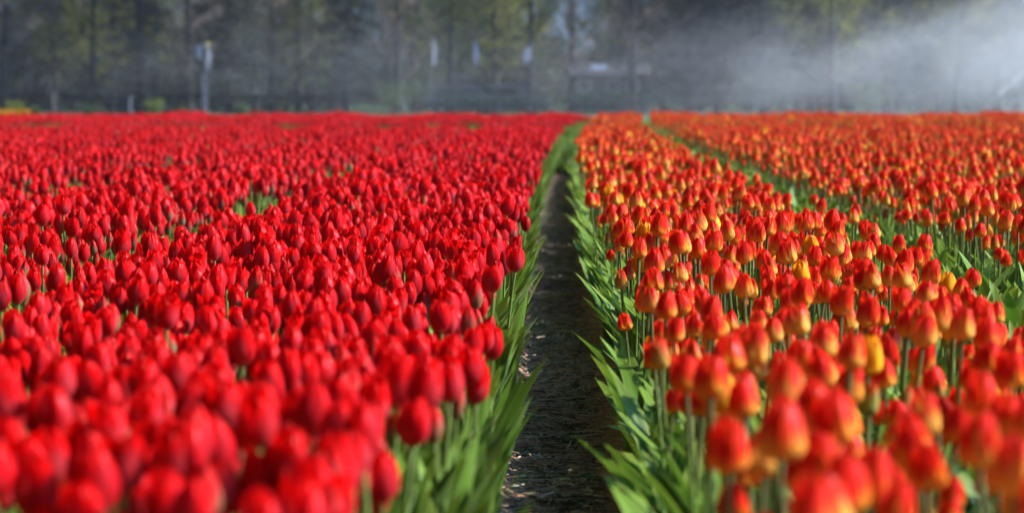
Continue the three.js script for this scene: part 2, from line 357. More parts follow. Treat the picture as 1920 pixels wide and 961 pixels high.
for (const t of reds) t.kinds = RK;
for (const t of oranges) t.kinds = OK_;
rank([...reds, ...oranges], (t) => t.kinds[t.k]);

const chosen = (list, n) => new Set(list.filter((t) => t.seen > 7).sort((a, b) => b.seen - a.seen).slice(0, n));
function buildSingles(list, n, name, group, colourWord, bedWord, pathSide) {
  const protos = new Map(), picked = [...chosen(list, n)].sort((a, b) => a.px - b.px || a.py - b.py), used = new Set();
  for (const t of picked) {
    const kind = t.kinds[t.k];
    let o = protos.get(t.k);
    if (!o) {
      o = new THREE.Group();
      for (const g of kind.petals) mesh('petal', g, M.petal, o);
      mesh('stem', kind.stem, M.leaf, o);
      for (const g of kind.leaves) mesh('leaf', g, M.leaf, o);
      protos.set(t.k, o);
      o = protos.get(t.k);
    }
    const c = o.clone();
    c.name = numbered(name); scene.add(c);
    c.applyMatrix4(poseOf(t));
    const where = t.edge < 0.12 && t.bed === 0 && (pathSide > 0 ? t.x > -0.25 : t.x < 0.3) ? 'beside the path' : bedWord[Math.min(t.bed, 1)];
    const X = t.px / 19.2, Y = t.py / 9.61;
    let label;
    for (const [i, j] of [[0, 0], [1, 0], [0, 1], [-1, 0], [0, -1], [1, 1], [-1, -1]]) {   // the nearest whole percent not yet taken by its like
      label = `${kind.look} tulip ${where}, ${inWords(X + i * 0.5)} percent across, ${inWords(Y + j * 0.5)} down`;
      if (!used.has(label)) break;
    }
    used.add(label);
    tag(c, label, 'tulip', group);
  }
  return new Set(picked);
}
const redOnes = buildSingles(reds, 300, 'red_tulip', 'red tulips in the left beds', 'red', ['in the first red bed', 'in a farther red bed'], 1);
const orangeOnes = buildSingles(oranges, 300, 'orange_tulip', 'orange tulips in the right beds', 'orange', ['in the first orange bed', 'in a farther orange bed'], -1);

function buildMass(list, skip, kinds, name, label, tint) {
  const o = thing(name, label); o.userData.kind = 'stuff';
  for (let k = 0; k < kinds.length; k++) for (const far of [0, 1]) {
    const here = list.filter((t) => t.k === k && !skip.has(t) && (t.d > 15) === !!far);
    if (!here.length) continue;
    instances('bloom', far ? kinds[k].bloomFar : kinds[k].bloomMid, M.petal, here.map((t) => [poseOf(t), tint(t)]), o);
    instances('stem_and_leaves', far ? kinds[k].greenFar : kinds[k].greenMid, M.leaf, here.map((t) => [poseOf(t), [0.8 + 0.4 * t.warm, 0.9 + 0.2 * t.warm, 0.8 + 0.3 * t.warm]]), o);
  }
  return o;
}
buildMass(reds, redOnes, RK, 'red_tulip_mass', 'dense mass of red tulips filling the beds left of the path', (t) => [t.tone, t.tone * (0.8 + 0.5 * t.warm), t.tone * (0.8 + 0.6 * t.warm)]);
buildMass(oranges, orangeOnes, OK_, 'orange_tulip_mass', 'mass of orange and red tulips filling the beds right of the path', (t) => [t.tone, t.tone * (0.8 + 0.4 * t.warm), t.tone * 0.95]);

// leaves of plants without a flower, along the path edges and in the green strip between the orange beds
{
  const r = rng(31), kinds = [], list = [[], [], [], []];
  for (let i = 0; i < 4; i++) {
    const tall = i < 2, n = 3 + i % 2;
    kinds.push(mergeGeometries(Array.from({ length: n }, (_, j) => leafGeo((tall ? 0.31 : 0.24) * (0.75 + 0.45 * r()), (tall ? 0.05 : 0.054) * (0.75 + 0.45 * r()), (tall ? 0.3 : 0.62) * (0.5 + 0.7 * r()), j * 6.283 / n + r(), 0.95, (r() - 0.5) * 1.4, 5, 9, r() * 9))));
  }
  const add = (x, d, i, s) => {
    E.set((r() - 0.5) * 0.2, r() * 6.283, (r() - 0.5) * 0.2);
    const g = (x < 0.5 ? 0.55 : 0.75) + 0.5 * r();  // path-edge leaves tinted darker, their shade put into the colour
    list[i].push([new THREE.Matrix4().compose(V.set(x + bend(d), -0.01, -d), Q.setFromEuler(E), S.setScalar(s)), [g * (0.8 + 0.5 * r()), g, g * 0.9]]);
  };
  for (let d = 2.2; d < FIELD_END; d += d < 14 ? 0.045 : 0.1) {
    { add(-0.165 - r() * 0.08, d + r() * 0.05, r() < 0.5 ? 0 : 1, 0.8 + 0.35 * r()); add(0.24 + r() * 0.08, d + r() * 0.05, 2 + (r() < 0.5 ? 0 : 1), 0.6 + 0.35 * r()); }
    if (d > 5 && (d < CROSS[0] || d > CROSS[1])) for (let k = 0; k < 4; k++) add(1.05 + r() * 0.3, d + r() * 0.05, r() * 4 | 0, 0.8 + 0.35 * r());
  }
  for (let k = 0; k < 2600; k++) { const d = lerp(CROSS[0], CROSS[1], r()); add(-0.225 * d + 0.43 * d * r() - bend(d), d, r() * 4 | 0, 0.45 + 0.35 * r()); }
  for (let d = 27; d < FIELD_END; d += 0.11) add(-0.12 + 0.28 * r(), d, r() * 4 | 0, 0.35 + 0.3 * r());
  const o = thing('tulip_leaves', 'broad green tulip leaves crowding the path edges and the strip between beds'); o.userData.kind = 'stuff';
  kinds.forEach((g, i) => instances('leaves', g, M.leaf, list[i], o));
}
{ // small weeds on the near left shoulder of the path
  const r = rng(36), g = mergeGeometries([0, 1, 2, 3, 4].map((i) => leafGeo(0.05, 0.012, 0.8, i * 1.26 + r(), 0.8, r() - 0.5, 3, 5, r() * 9))), list = [];
  for (let k = 0; k < 46; k++) { const d = 2.5 + 2.2 * r() * r(), x = -0.115 - 0.06 * r(); list.push([new THREE.Matrix4().compose(V.set(x, pathY(x, d), -d), Q.setFromEuler(E.set(0, r() * 6.28, 0)), S.setScalar(0.5 + 0.7 * r())), [2.2, 1.7, 1]]); }
  tag(instances('weeds', g, M.leaf, list, scene), 'tiny yellow-green weeds on the path shoulder below the red tulips', null, null, 'stuff');
}
// a lone white tulip in the red field, and the yellow patches at the field's far left
{
  const wk = plantKind({ ...redBase, seed: 41, stemH: 0.36, H: 0.06, R: 0.022, top: 0.5, color: WHITE() });
  const d = 28.5, o = thing('white_tulip', 'single white tulip standing out in the far red field', 'tulip', [PX(223, d), 0.02, -d]);
  for (const g of wk.petals) mesh('petal', g, M.petal, o);
  mesh('stem', wk.stem, M.leaf, o);
  for (const g of wk.leaves) mesh('leaf', g, M.leaf, o);
  const r = rng(43), list = [], green = [];
  for (let k = 0; k < 700; k++) {
    r(); const X = -60 + 112 * r(), dd = 62 + r() * 10;
    const m = new THREE.Matrix4().compose(V.set(PX(X, dd), 0, -dd), Q.setFromEuler(E.set(0, r() * 6, 0)), S.setScalar(1.0 + 0.25 * r()));
    list.push([m, [0.6, 0.6 + 0.15 * r(), 0.6]]); green.push([m]);
  }
  const y = thing('yellow_tulip_mass', 'strip of yellow tulips at the far left end of the field'); y.userData.kind = 'stuff';
  instances('bloom', OK_[11].bloomFar, M.petal, list, y); instances('stem_and_leaves', OK_[11].greenFar, M.leaf, green, y);
}

/* ------------------------------------------------------------------ trees */
const BARK = [[0.024, 0.019, 0.017], [0.034, 0.027, 0.024], [0.018, 0.016, 0.015]];
function leafCloud(r, pts, n, size, spread, col) {          // n small folded leaves round random points of pts
  const p = [], c = [], idx = [];
  for (let k = 0; k < n; k++) {
    const q = pts[Math.floor(r() * pts.length)], s = size * (0.6 + 0.8 * r());
    const x = q[0] + gauss(r) * spread, y = q[1] + gauss(r) * spread * 0.8, z = q[2] + gauss(r) * spread;
    const a = new THREE.Vector3(gauss(r), gauss(r), gauss(r)).normalize(), b = new THREE.Vector3(gauss(r), gauss(r), gauss(r)).cross(a).normalize(), t = a.clone().cross(b);
    const i = p.length / 3;
    for (const [e, f, g] of [[-1, 0, 0], [0, 0.5, 0.12], [1, 0, 0], [0, -0.5, 0.12]]) p.push(x + (a.x * e + b.x * f + t.x * g) * s, y + (a.y * e + b.y * f + t.y * g) * s, z + (a.z * e + b.z * f + t.z * g) * s);
    const tone = 0.65 + 0.7 * r(), cc = col(r).map((v) => v * tone); for (let j = 0; j < 4; j++) c.push(...cc);
    idx.push(i, i + 1, i + 2, i, i + 2, i + 3);
  }
  const g = new THREE.BufferGeometry();
  g.setAttribute('position', new THREE.Float32BufferAttribute(p, 3)); g.setAttribute('color', new THREE.Float32BufferAttribute(c, 3));
  g.setAttribute('uv', new THREE.Float32BufferAttribute(new Float32Array(p.length / 3 * 2), 2));
  g.setIndex(idx); g.computeVertexNormals();
  return g;
}
function treeProto(kind, seed) {
  const r = rng(seed), o = new THREE.Group(), H = kind === 'conifer' ? 13 : 12, bark = BARK[seed % 3], rad = 0.18 + 0.06 * r();
  const lean = gauss(r) * 0.02, at = (t) => [H * t * lean + 0.18 * Math.sin(t * 5 + seed) * t, H * t, 0.15 * Math.cos(t * 4 + seed) * t];
  const trunk = mesh('trunk', tube(Array.from({ length: 11 }, (_, i) => { const t = i / 10; return [...at(t).map((v, j) => j === 1 && i === 0 ? -0.2 : v), rad * (1 - 0.85 * t) * (i === 0 ? 1.35 : 1) + 0.015]; }), 9, (t) => bark.map((v) => v * (0.85 + 0.3 * r()))), M.twig, o);
  const tips = [], twigs = [], nB = kind === 'conifer' ? 34 : 17;
  for (let b = 0; b < nB; b++) {
    const t = (kind === 'conifer' ? 0.1 : 0.13) + (b / nB) * 0.82, q = at(t), phi = b * 2.4 + r(), len = (kind === 'conifer' ? 2.1 * (1 - 0.7 * t) : 2.9 * (1 - 0.55 * t)) * (0.7 + 0.6 * r());
    const up = kind === 'conifer' ? -0.12 : 0.45 + 0.4 * r(), pts = [], b0 = rad * (1 - 0.85 * t) * 0.38;
    for (let i = 0; i <= 4; i++) { const s = i / 4; pts.push([q[0] + Math.cos(phi) * len * s + 0.1 * gauss(r) * s, q[1] + len * (up * s + (kind === 'conifer' ? -0.1 : 0.2) * s * s), q[2] + Math.sin(phi) * len * s + 0.1 * gauss(r) * s, b0 * (1 - 0.85 * s) + 0.008]); }
    mesh('branch', tube(pts, 5, bark), M.twig, trunk);
    for (let i = 1; i <= 4; i++) for (let j = 0; j < 5; j++) {
      const s = pts[i], a = r() * 6.28, l = 0.5 + 0.9 * r(), e = [s[0] + Math.cos(a) * l * 0.7, s[1] + l * (kind === 'conifer' ? -0.25 : 0.55 * (r() + 0.2)), s[2] + Math.sin(a) * l * 0.7];
      twigs.push(tube([[s[0], s[1], s[2], 0.02], [...e, 0.007]], 3, kind === 'bare' ? [0.2, 0.14, 0.12] : bark));
      tips.push(e, e.map((v, n) => (v + s[n]) / 2));
      if (kind !== 'conifer') for (let m = 0; m < 3; m++) { const a2 = r() * 6.28, l2 = 0.35 + 0.4 * r(); twigs.push(tube([[...e.map((v, n) => lerp(s[n], v, 0.4 + 0.6 * r())), 0.013], [e[0] + Math.cos(a2) * l2, e[1] + l2 * (r() - 0.1), e[2] + Math.sin(a2) * l2, 0.007]], 3, kind === 'bare' ? [0.27, 0.18, 0.15] : bark)); }
    }
  }
  mesh('twigs', mergeGeometries(twigs), M.twig, o).userData.kind = 'stuff';
  const col = { budding: () => mix3([0.28, 0.29, 0.03], [0.46, 0.4, 0.035], r()), bare: () => mix3([0.42, 0.24, 0.18], [0.32, 0.22, 0.13], r()), leafing: () => mix3([0.12, 0.16, 0.045], [0.22, 0.23, 0.05], r()), conifer: () => mix3([0.04, 0.05, 0.035], [0.06, 0.07, 0.05], r()) }[kind];
  const n = { budding: 4200, bare: 1300, leafing: 6500, conifer: 10000 }[kind], size = { budding: 0.075, bare: 0.05, leafing: 0.085, conifer: 0.1 }[kind];
  mesh('crown', leafCloud(r, tips, n, size, kind === 'conifer' ? 0.24 : 0.3, col), M.tree, o).userData.kind = 'stuff';
  return o;
}
const protos = {};
for (const [kind, n] of [['budding', 2], ['bare', 3], ['leafing', 2], ['conifer', 2]]) protos[kind] = Array.from({ length: n }, (_, i) => treeProto(kind, 100 + i * 7 + kind.length * 13));
const treeWord = { budding: ['budding_tree', 'yellow-green budding tree', 'trees in young leaf at the field edge'], bare: ['bare_tree', 'bare brown twiggy tree', 'bare trees at the field edge'], leafing: ['leafy_tree', 'green leafing tree', 'trees in green leaf at the field edge'], conifer: ['conifer', 'dark drooping conifer', 'conifers at the field edge'] };
let treeSeed = 0;
function tree(kind, X, d, s, label, thick = 1) {
  const r = rng(500 + treeSeed++), o = protos[kind][treeSeed % protos[kind].length].clone();
  o.name = numbered(treeWord[kind][0]); scene.add(o);
  o.position.set(PX(X, d), -0.06, -d); o.rotation.set((r() - 0.5) * 0.04, r() * 6.28, (r() - 0.5) * 0.05); o.scale.set(s * thick, s, s * thick);
  return tag(o, label, 'tree', treeWord[kind][2]);
}
// the front rank, tree by tree as the trunks stand in the picture
tree('bare', 8, 128, 1.05, 'tall bare tree at the left end of the row, forked dark trunk', 1.0);
tree('budding', 104, 131, 0.8, 'yellow-green budding tree beside the tan post left of the hedge');
tree('budding', 172, 130, 0.9, 'yellow-green budding tree second from the tan post', 0.9);
tree('budding', 208, 134, 0.8, 'slender yellow-green tree just left of the grey pillar');
tree('conifer', 262, 129, 1.05, 'dark straight conifer trunk right of the grey pillar');
tree('bare', 352, 130, 1.0, 'brown bare tree just left of the pair of pole flags');
tree('conifer', 431, 128, 1.0, 'dark conifer right of the pair of pole flags');
tree('bare', 512, 136, 0.95, 'bare brown tree midway between left flags and middle banners, pale trunk');
tree('budding', 560, 138, 0.75, 'small pale budding tree in the hazy gap left of middle');
tree('conifer', 648, 137, 0.9, 'blue-dark bushy conifer left of the tallest white banner');
tree('bare', 748, 140, 1.0, 'bare brown tree close left of the tallest white banner');
tree('leafing', 845, 134, 0.95, 'green leafing tree between the two middle banners');
tree('budding', 930, 136, 1.0, 'yellow-green budding tree right of the grey-blue banner');
tree('budding', 992, 133, 0.9, 'dark-trunked budding tree behind the tilted white banner');
tree('bare', 1072, 140, 0.95, 'pale bare tree left of the dark-roofed low building');
tree('bare', 1188, 130, 1.05, 'dark tree with twin trunks right of the low building');
tree('conifer', 1292, 132, 1.0, 'first of the straight dark conifers right of the low building', 0.9);
tree('conifer', 1345, 133, 1.0, 'second of the straight dark conifers, entering the mist');
tree('conifer', 1432, 131, 1.1, 'large dark conifer where the mist thickens');
tree('budding', 1560, 126, 1.1, 'leaning forked tree with yellow-green leaves inside the mist');
tree('conifer', 1660, 134, 1.05, 'dark conifer almost lost in the mist');
tree('budding', 1790, 133, 0.95, 'budding tree faint in the bright mist');
tree('conifer', 1870, 136, 1.0, 'dark conifer behind the brightest mist');
// the ranks behind
{
  const r = rng(77);
  const kindAt = (X) => { const t = r(); if (X > 1230) return t < 0.6 ? 'conifer' : t < 0.8 ? 'leafing' : 'bare'; if (X > 640 && X < 900) return t < 0.5 ? 'leafing' : t < 0.7 ? 'conifer' : 'bare'; return t < 0.4 ? 'bare' : t < 0.6 ? 'budding' : t < 0.82 ? 'leafing' : 'conifer'; };
  for (let row = 0; row < 4; row++) for (let X = -60 + 23 * row; X < 2000; X += 92) {
    const d = 146 + row * 13 + r() * 8, XX = X + (r() - 0.5) * 46;
    if ((XX > 1000 && XX < 1140 && r() < 0.95) || (XX > 650 && XX < 740 && r() < 0.9) || (XX > 310 && XX < 360 && r() < 0.7)) continue;
    const k = kindAt(XX);
    tree(k, XX, d, 0.8 + 0.4 * r(), `${d % 1 < 0.5 ? 'tall ' : ''}${treeWord[k][1]}, ${['first', 'second', 'third', 'last'][row]} rank behind front trees, ${inWords(Math.floor(XX / 19.2))}${(XX / 19.2) % 1 > 0.5 ? '-and-a-half' : ''} percent across`);
  }
}
/* undergrowth and far wood: one mass that nobody could count */
{
  const r = rng(88), pts = [];
  const clump = leafCloud(r, Array.from({ length: 60 }, () => [gauss(r) * 0.7, 0.5 + Math.abs(gauss(r)) * 0.8, gauss(r) * 0.6]), 900, 0.1, 0.22, () => mix3([0.05, 0.075, 0.04], [0.1, 0.1, 0.06], r()));
  for (let k = 0; k < 420; k++) { const d = 148 + r() * 62, X = -90 + 2120 * r(), s = 0.8 + 0.9 * r(); pts.push([new THREE.Matrix4().compose(V.set(PX(X, d), -0.1, -d), Q.setFromEuler(E.set(0, r() * 6.28, 0)), S.set(s * 1.3, s * (0.9 + 0.5 * r()), s * 1.3)), [0.7 + 0.6 * r(), 0.75 + 0.4 * r(), 0.8 + 0.4 * r()]]); }
  tag(instances('undergrowth', clump, M.tree, pts, scene), 'dark undergrowth filling the wood behind the front trees', null, null, 'stuff');
}

/* ------------------------------------------------------------------ hedges, shrubs, banners, building, cars, posts */
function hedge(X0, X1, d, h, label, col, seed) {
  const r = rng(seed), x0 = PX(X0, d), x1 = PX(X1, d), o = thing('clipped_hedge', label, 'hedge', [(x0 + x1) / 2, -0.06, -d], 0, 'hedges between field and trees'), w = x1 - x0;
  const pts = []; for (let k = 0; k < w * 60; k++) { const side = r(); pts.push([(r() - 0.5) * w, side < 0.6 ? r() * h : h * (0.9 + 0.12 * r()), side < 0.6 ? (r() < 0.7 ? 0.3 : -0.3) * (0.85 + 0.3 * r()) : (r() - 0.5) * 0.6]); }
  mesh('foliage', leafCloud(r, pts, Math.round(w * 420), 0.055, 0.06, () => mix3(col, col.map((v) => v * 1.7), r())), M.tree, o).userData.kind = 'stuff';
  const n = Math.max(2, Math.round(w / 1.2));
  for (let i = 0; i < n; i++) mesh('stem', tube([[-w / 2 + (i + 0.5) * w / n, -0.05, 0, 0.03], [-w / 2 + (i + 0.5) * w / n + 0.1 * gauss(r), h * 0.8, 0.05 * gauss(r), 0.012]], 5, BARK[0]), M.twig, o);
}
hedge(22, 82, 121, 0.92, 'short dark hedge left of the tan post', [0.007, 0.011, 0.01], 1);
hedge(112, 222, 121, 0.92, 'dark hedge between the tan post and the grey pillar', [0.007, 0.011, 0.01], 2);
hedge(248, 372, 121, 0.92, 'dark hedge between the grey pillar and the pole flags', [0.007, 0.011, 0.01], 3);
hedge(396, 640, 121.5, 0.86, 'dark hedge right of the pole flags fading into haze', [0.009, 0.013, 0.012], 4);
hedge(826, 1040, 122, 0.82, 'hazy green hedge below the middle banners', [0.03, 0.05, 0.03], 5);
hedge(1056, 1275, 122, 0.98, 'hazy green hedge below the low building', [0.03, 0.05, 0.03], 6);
function shrub(X, d, h, label, col, seed) {
  const r = rng(seed), o = thing('shrub', label, 'shrub', [PX(X, d), -0.06, -d], 0, 'shrubs by the hedge'), tips = [];
  for (let i = 0; i < 9; i++) { const a = i * 2.4, l = h * (0.6 + 0.4 * r()), e = [Math.cos(a) * l * 0.55, l, Math.sin(a) * l * 0.55]; mesh('stem', tube([[0, 0, 0, 0.014], [e[0] * 0.4, l * 0.55, e[2] * 0.4, 0.009], [...e, 0.004]], 4, BARK[1]), M.twig, o); tips.push(e, e.map((v) => v * 0.75), e.map((v) => v * 0.5)); }
  mesh('foliage', leafCloud(r, tips, 700, 0.05, h * 0.17, () => mix3(col, col.map((v) => v * 1.5), r())), M.tree, o).userData.kind = 'stuff';
}
shrub(26, 118.5, 0.62, 'low yellow-green shrub before the leftmost hedge', [0.14, 0.16, 0.03], 11);
shrub(62, 119, 0.4, 'small green shrub left of the tan post', [0.08, 0.11, 0.03], 12);
shrub(165, 119, 0.5, 'dull green shrub before the hedge, between post and pillar', [0.06, 0.09, 0.03], 13);
shrub(287, 118.5, 0.72, 'yellow-green shrub right of the grey pillar', [0.12, 0.14, 0.03], 14);
shrub(338, 119, 0.45, 'small dark green shrub left of the pole flags', [0.05, 0.08, 0.03], 15);
shrub(450, 119, 0.5, 'small hazy green shrub right of the pole flags', [0.07, 0.1, 0.04], 16);
shrub(735, 126, 1.7, 'big rounded yellow-green bush left of the tallest white banner', [0.09, 0.12, 0.035], 17);
shrub(785, 128, 2.2, 'big dull green bush right behind the tallest white banner', [0.06, 0.09, 0.035], 18);
shrub(1625, 124, 1.6, 'pale green bush in the mist right of the leaning tree', [0.16, 0.19, 0.06], 19);

const matte = (name, c, rough = 0.7) => new THREE.MeshStandardMaterial({ name, color: new THREE.Color(...c), roughness: rough });
M.pole = matte('painted pole', [0.16, 0.17, 0.2], 0.6); M.white = new THREE.MeshPhysicalMaterial({ name: 'white cloth', color: new THREE.Color(0.24, 0.24, 0.27), roughness: 1, transmission: 0.4, thickness: 0 }); M.blue = matte('grey-blue cloth', [0.11, 0.14, 0.22], 0.9); M.gold = matte('yellow cloth', [0.75, 0.5, 0.06], 0.85);
M.white.side = M.blue.side = M.gold.side = THREE.DoubleSide;
// a cloth that hangs from or flies at its pole: outline given by width(v), with folds; 3 mm thick
function cloth(w, h, fold, droop, seed) {
  const f = (s) => (u, v) => { const x = (u + 1) / 2; return [x * w(v), h * v - droop * x * x * h, fold * Math.sin(x * 7 + v * 4 + seed) * (0.2 + x) + s * 0.0015]; };
  return mergeGeometries([patch(8, 12, f(1)), patch(8, 12, f(-1))]);
}
function banner(name, X, Ytop, Ybot, d, w, side, mat, label, category, group, tilt = 0, droop = 0, poleMat = M.pole, extra) {
  const thick = extra ? 1 : 0.5;
  const top = PY(Ytop, d), low = PY(Ybot, d), h = top - low, o = thing(name, label, category, [PX(X, d), -0.06, -d], 0, group);
  mesh('pole', tube([[0, -0.1, 0, 0.026 * thick], [0, low, 0, 0.022 * thick], [tilt * h, top + 0.16, 0, 0.014 * thick]], 8), poleMat, o);
  const c = mesh('banner', cloth((v) => w * Math.pow(Math.sin(Math.PI * (0.08 + 0.84 * v)), 0.5), h, 0.05, droop, X), mat, o);
  c.position.set(0.03 * side, low + 0.06, 0.02); c.scale.x = side; c.rotation.set(0, 0.7, -tilt);
  if (extra) extra(o, low, top);
  return o;
}
banner('feather_banner', 810, 74, 124, 124, 0.32, 1, M.white, 'tall white feather banner, leftmost of the three in the middle', 'banner', 'banners in the middle of the tree line');
banner('feather_banner', 889, 76, 124, 125, 0.24, 1, M.blue, 'grey-blue feather banner between the two white ones', 'banner', 'banners in the middle of the tree line');
banner('feather_banner', 996, 84, 112, 124, 0.55, -1, M.white, 'white banner blown sideways, rightmost of the three in the middle', 'banner', 'banners in the middle of the tree line', 0, 0.35);
banner('pole_flag', 380, 84, 113, 122.5, 0.34, -1, M.white, 'blue and white flag on the left of two pale poles', 'flag', 'pair of flags on pale poles', 0, 0.1, M.pole, (o, low, top) => { const b = mesh('blue_band', cloth(() => 0.3, (top - low) * 0.45, 0.05, 0.1, 380), M.blue, o); b.position.set(-0.035, low + (top - low) * 0.5, 0.05); b.scale.x = -1; b.rotation.y = 0.7; });
banner('pole_flag', 386, 80, 132, 122.4, 0.26, 1, M.white, 'long white flag with yellow top on the right of two pale poles', 'flag', 'pair of flags on pale poles', 0, 0, M.pole, (o, low, top) => { const b = mesh('yellow_band', cloth(() => 0.24, 0.1, 0.03, 0, 386), M.gold, o); b.position.set(0.03, top - 0.06, 0.04); b.rotation.y = 0.7; });

function box(w, h, d, x, y, z, round = 0.01) {
  const s = new THREE.Shape(); s.moveTo(-w / 2 + round, -h / 2); s.lineTo(w / 2 - round, -h / 2); s.quadraticCurveTo(w / 2, -h / 2, w / 2, -h / 2 + round); s.lineTo(w / 2, h / 2 - round); s.quadraticCurveTo(w / 2, h / 2, w / 2 - round, h / 2); s.lineTo(-w / 2 + round, h / 2); s.quadraticCurveTo(-w / 2, h / 2, -w / 2, h / 2 - round); s.lineTo(-w / 2, -h / 2 + round); s.quadraticCurveTo(-w / 2, -h / 2, -w / 2 + round, -h / 2);
  const g = new THREE.ExtrudeGeometry(s, { depth: d - 2 * round, bevelEnabled: true, bevelThickness: round, bevelSize: round * 0.5, bevelSegments: 1, curveSegments: 3 }); g.translate(x, y, z - d / 2 + round); return g;
}
{ // low building with a dark roof, half hidden by hedge and haze
  const d = 138, x0 = PX(1076, d), x1 = PX(1214, d), w = x1 - x0, o = thing('low_building', 'low dark-roofed building behind the hedge with a pale rooflight', 'building', [(x0 + x1) / 2, -0.06, -d - 2]);
  const eave = PY(140, d) + 0.06, ridge = PY(120, d) + 0.06;
  mesh('wall', box(w, eave, 3.6, 0, eave / 2, 0, 0.02), matte('plaster', [0.07, 0.07, 0.08], 1), o);
  const s = new THREE.Shape(); s.moveTo(-2.1, 0); s.lineTo(2.1, 0); s.lineTo(0.1, ridge - eave); s.lineTo(-0.1, ridge - eave);
  const g = new THREE.ExtrudeGeometry(s, { depth: w + 0.4, bevelEnabled: false }); g.rotateY(Math.PI / 2); g.translate(-w / 2 - 0.2, eave + 0.003, 0);
  const roof = mesh('roof', g, matte('roof tiles', [0.014, 0.011, 0.013], 1), o);
  const pitch = Math.atan2(ridge - eave, 2), sl = mesh('rooflight', box(0.85, 0.46, 0.06, 0, 0, 0), matte('pale rooflight', [0.26, 0.3, 0.38], 0.6), roof);
  sl.position.set(PX(1123, d) - (x0 + x1) / 2, eave + (ridge - eave) * 0.5 + 0.05, 1.08); sl.rotation.x = pitch - Math.PI / 2 + 0.75;
  for (const X of [1095, 1150, 1185]) { const f = mesh('window', box(0.7, 0.6, 0.06, PX(X, d) - (x0 + x1) / 2, eave - 0.6, 1.8), matte('window frame', [0.5, 0.5, 0.5]), o); mesh('pane', box(0.6, 0.5, 0.04, PX(X, d) - (x0 + x1) / 2, eave - 0.6, 1.83), new THREE.MeshStandardMaterial({ name: 'dark glass', color: new THREE.Color(0.03, 0.035, 0.04), roughness: 0.1 }), f); }
}
function car(X, d, turn, col, label) {
  const o = thing('parked_car', label, 'car', [PX(X, d), -0.06, -d], turn, 'cars parked behind the middle hedge');
  const paint = new THREE.MeshPhysicalMaterial({ name: 'car paint', color: new THREE.Color(...col), roughness: 0.4, clearcoat: 0.8, clearcoatRoughness: 0.15 });
  const s = new THREE.Shape(); s.moveTo(-2.05, 0.3); s.lineTo(2.05, 0.28); s.quadraticCurveTo(2.16, 0.5, 2.06, 0.72); s.quadraticCurveTo(1.6, 0.88, 1.05, 0.95); s.quadraticCurveTo(0.55, 1.38, 0.1, 1.45); s.lineTo(-1.2, 1.44); s.quadraticCurveTo(-1.75, 1.2, -1.95, 0.95); s.quadraticCurveTo(-2.16, 0.6, -2.05, 0.3);
  const g = new THREE.ExtrudeGeometry(s, { depth: 1.5, bevelEnabled: true, bevelThickness: 0.1, bevelSize: 0.06, bevelSegments: 3, curveSegments: 6 }); g.translate(0, 0, -0.75);
  mesh('body', g, paint, o);
  const glass = new THREE.MeshStandardMaterial({ name: 'car glass', color: new THREE.Color(0.03, 0.035, 0.045), roughness: 0.08 });
  for (const z of [-0.852, 0.852]) for (const [a, b] of [[-1.5, -0.55], [-0.45, 0.62]]) { const p = new THREE.Shape(); p.moveTo(a, 0.98); p.lineTo(b + 0.15, 0.98); p.lineTo(b - 0.1, 1.34); p.lineTo(a + 0.14, 1.34); const w = new THREE.ExtrudeGeometry(p, { depth: 0.02, bevelEnabled: false }); w.translate(0, 0, z - 0.01); mesh('window', w, glass, o); }
  for (const x of [-1.3, 1.3]) for (const z of [-0.72, 0.72]) { const wg = new THREE.CylinderGeometry(0.31, 0.31, 0.22, 20); wg.rotateX(Math.PI / 2); const wh = mesh('wheel', wg, matte('tyre', [0.02, 0.02, 0.02], 0.9), o); wh.position.set(x, 0.31, z); const rg = new THREE.CylinderGeometry(0.19, 0.19, 0.24, 14); rg.rotateX(Math.PI / 2); mesh('rim', rg, matte('rim', [0.45, 0.45, 0.46], 0.35), wh); }
}
car(872, 132, 0.15, [0.05, 0.05, 0.065], 'dark grey parked car, left of two behind the middle hedge');
car(952, 133, -0.1, [0.09, 0.09, 0.11], 'dull silver parked car, right of two behind the middle hedge');
{ // pale things left of the flags
  const d = 119.5, a = thing('wooden_post', 'tan wooden post at the gap in the left hedge', 'post', [PX(95, d), -0.06, -d]);
  mesh('shaft', box(0.2, 0.95, 0.2, 0, 0.47, 0, 0.02), matte('pale wood', [0.1, 0.08, 0.065], 0.9), a); mesh('cap', box(0.25, 0.05, 0.25, 0, 0.972, 0, 0.01), matte('cap wood', [0.14, 0.12, 0.1], 0.9), a);
  const b = thing('stone_pillar', 'broad grey pillar between two stretches of dark hedge', 'pillar', [PX(233, d), -0.06, -d]);
  mesh('shaft', box(0.5, 0.8, 0.4, 0, 0.4, 0, 0.03), matte('grey stone', [0.06, 0.062, 0.07], 0.9), b); mesh('cap', box(0.6, 0.07, 0.5, 0, 0.838, 0, 0.015), matte('cap stone', [0.07, 0.072, 0.08], 0.9), b);
}

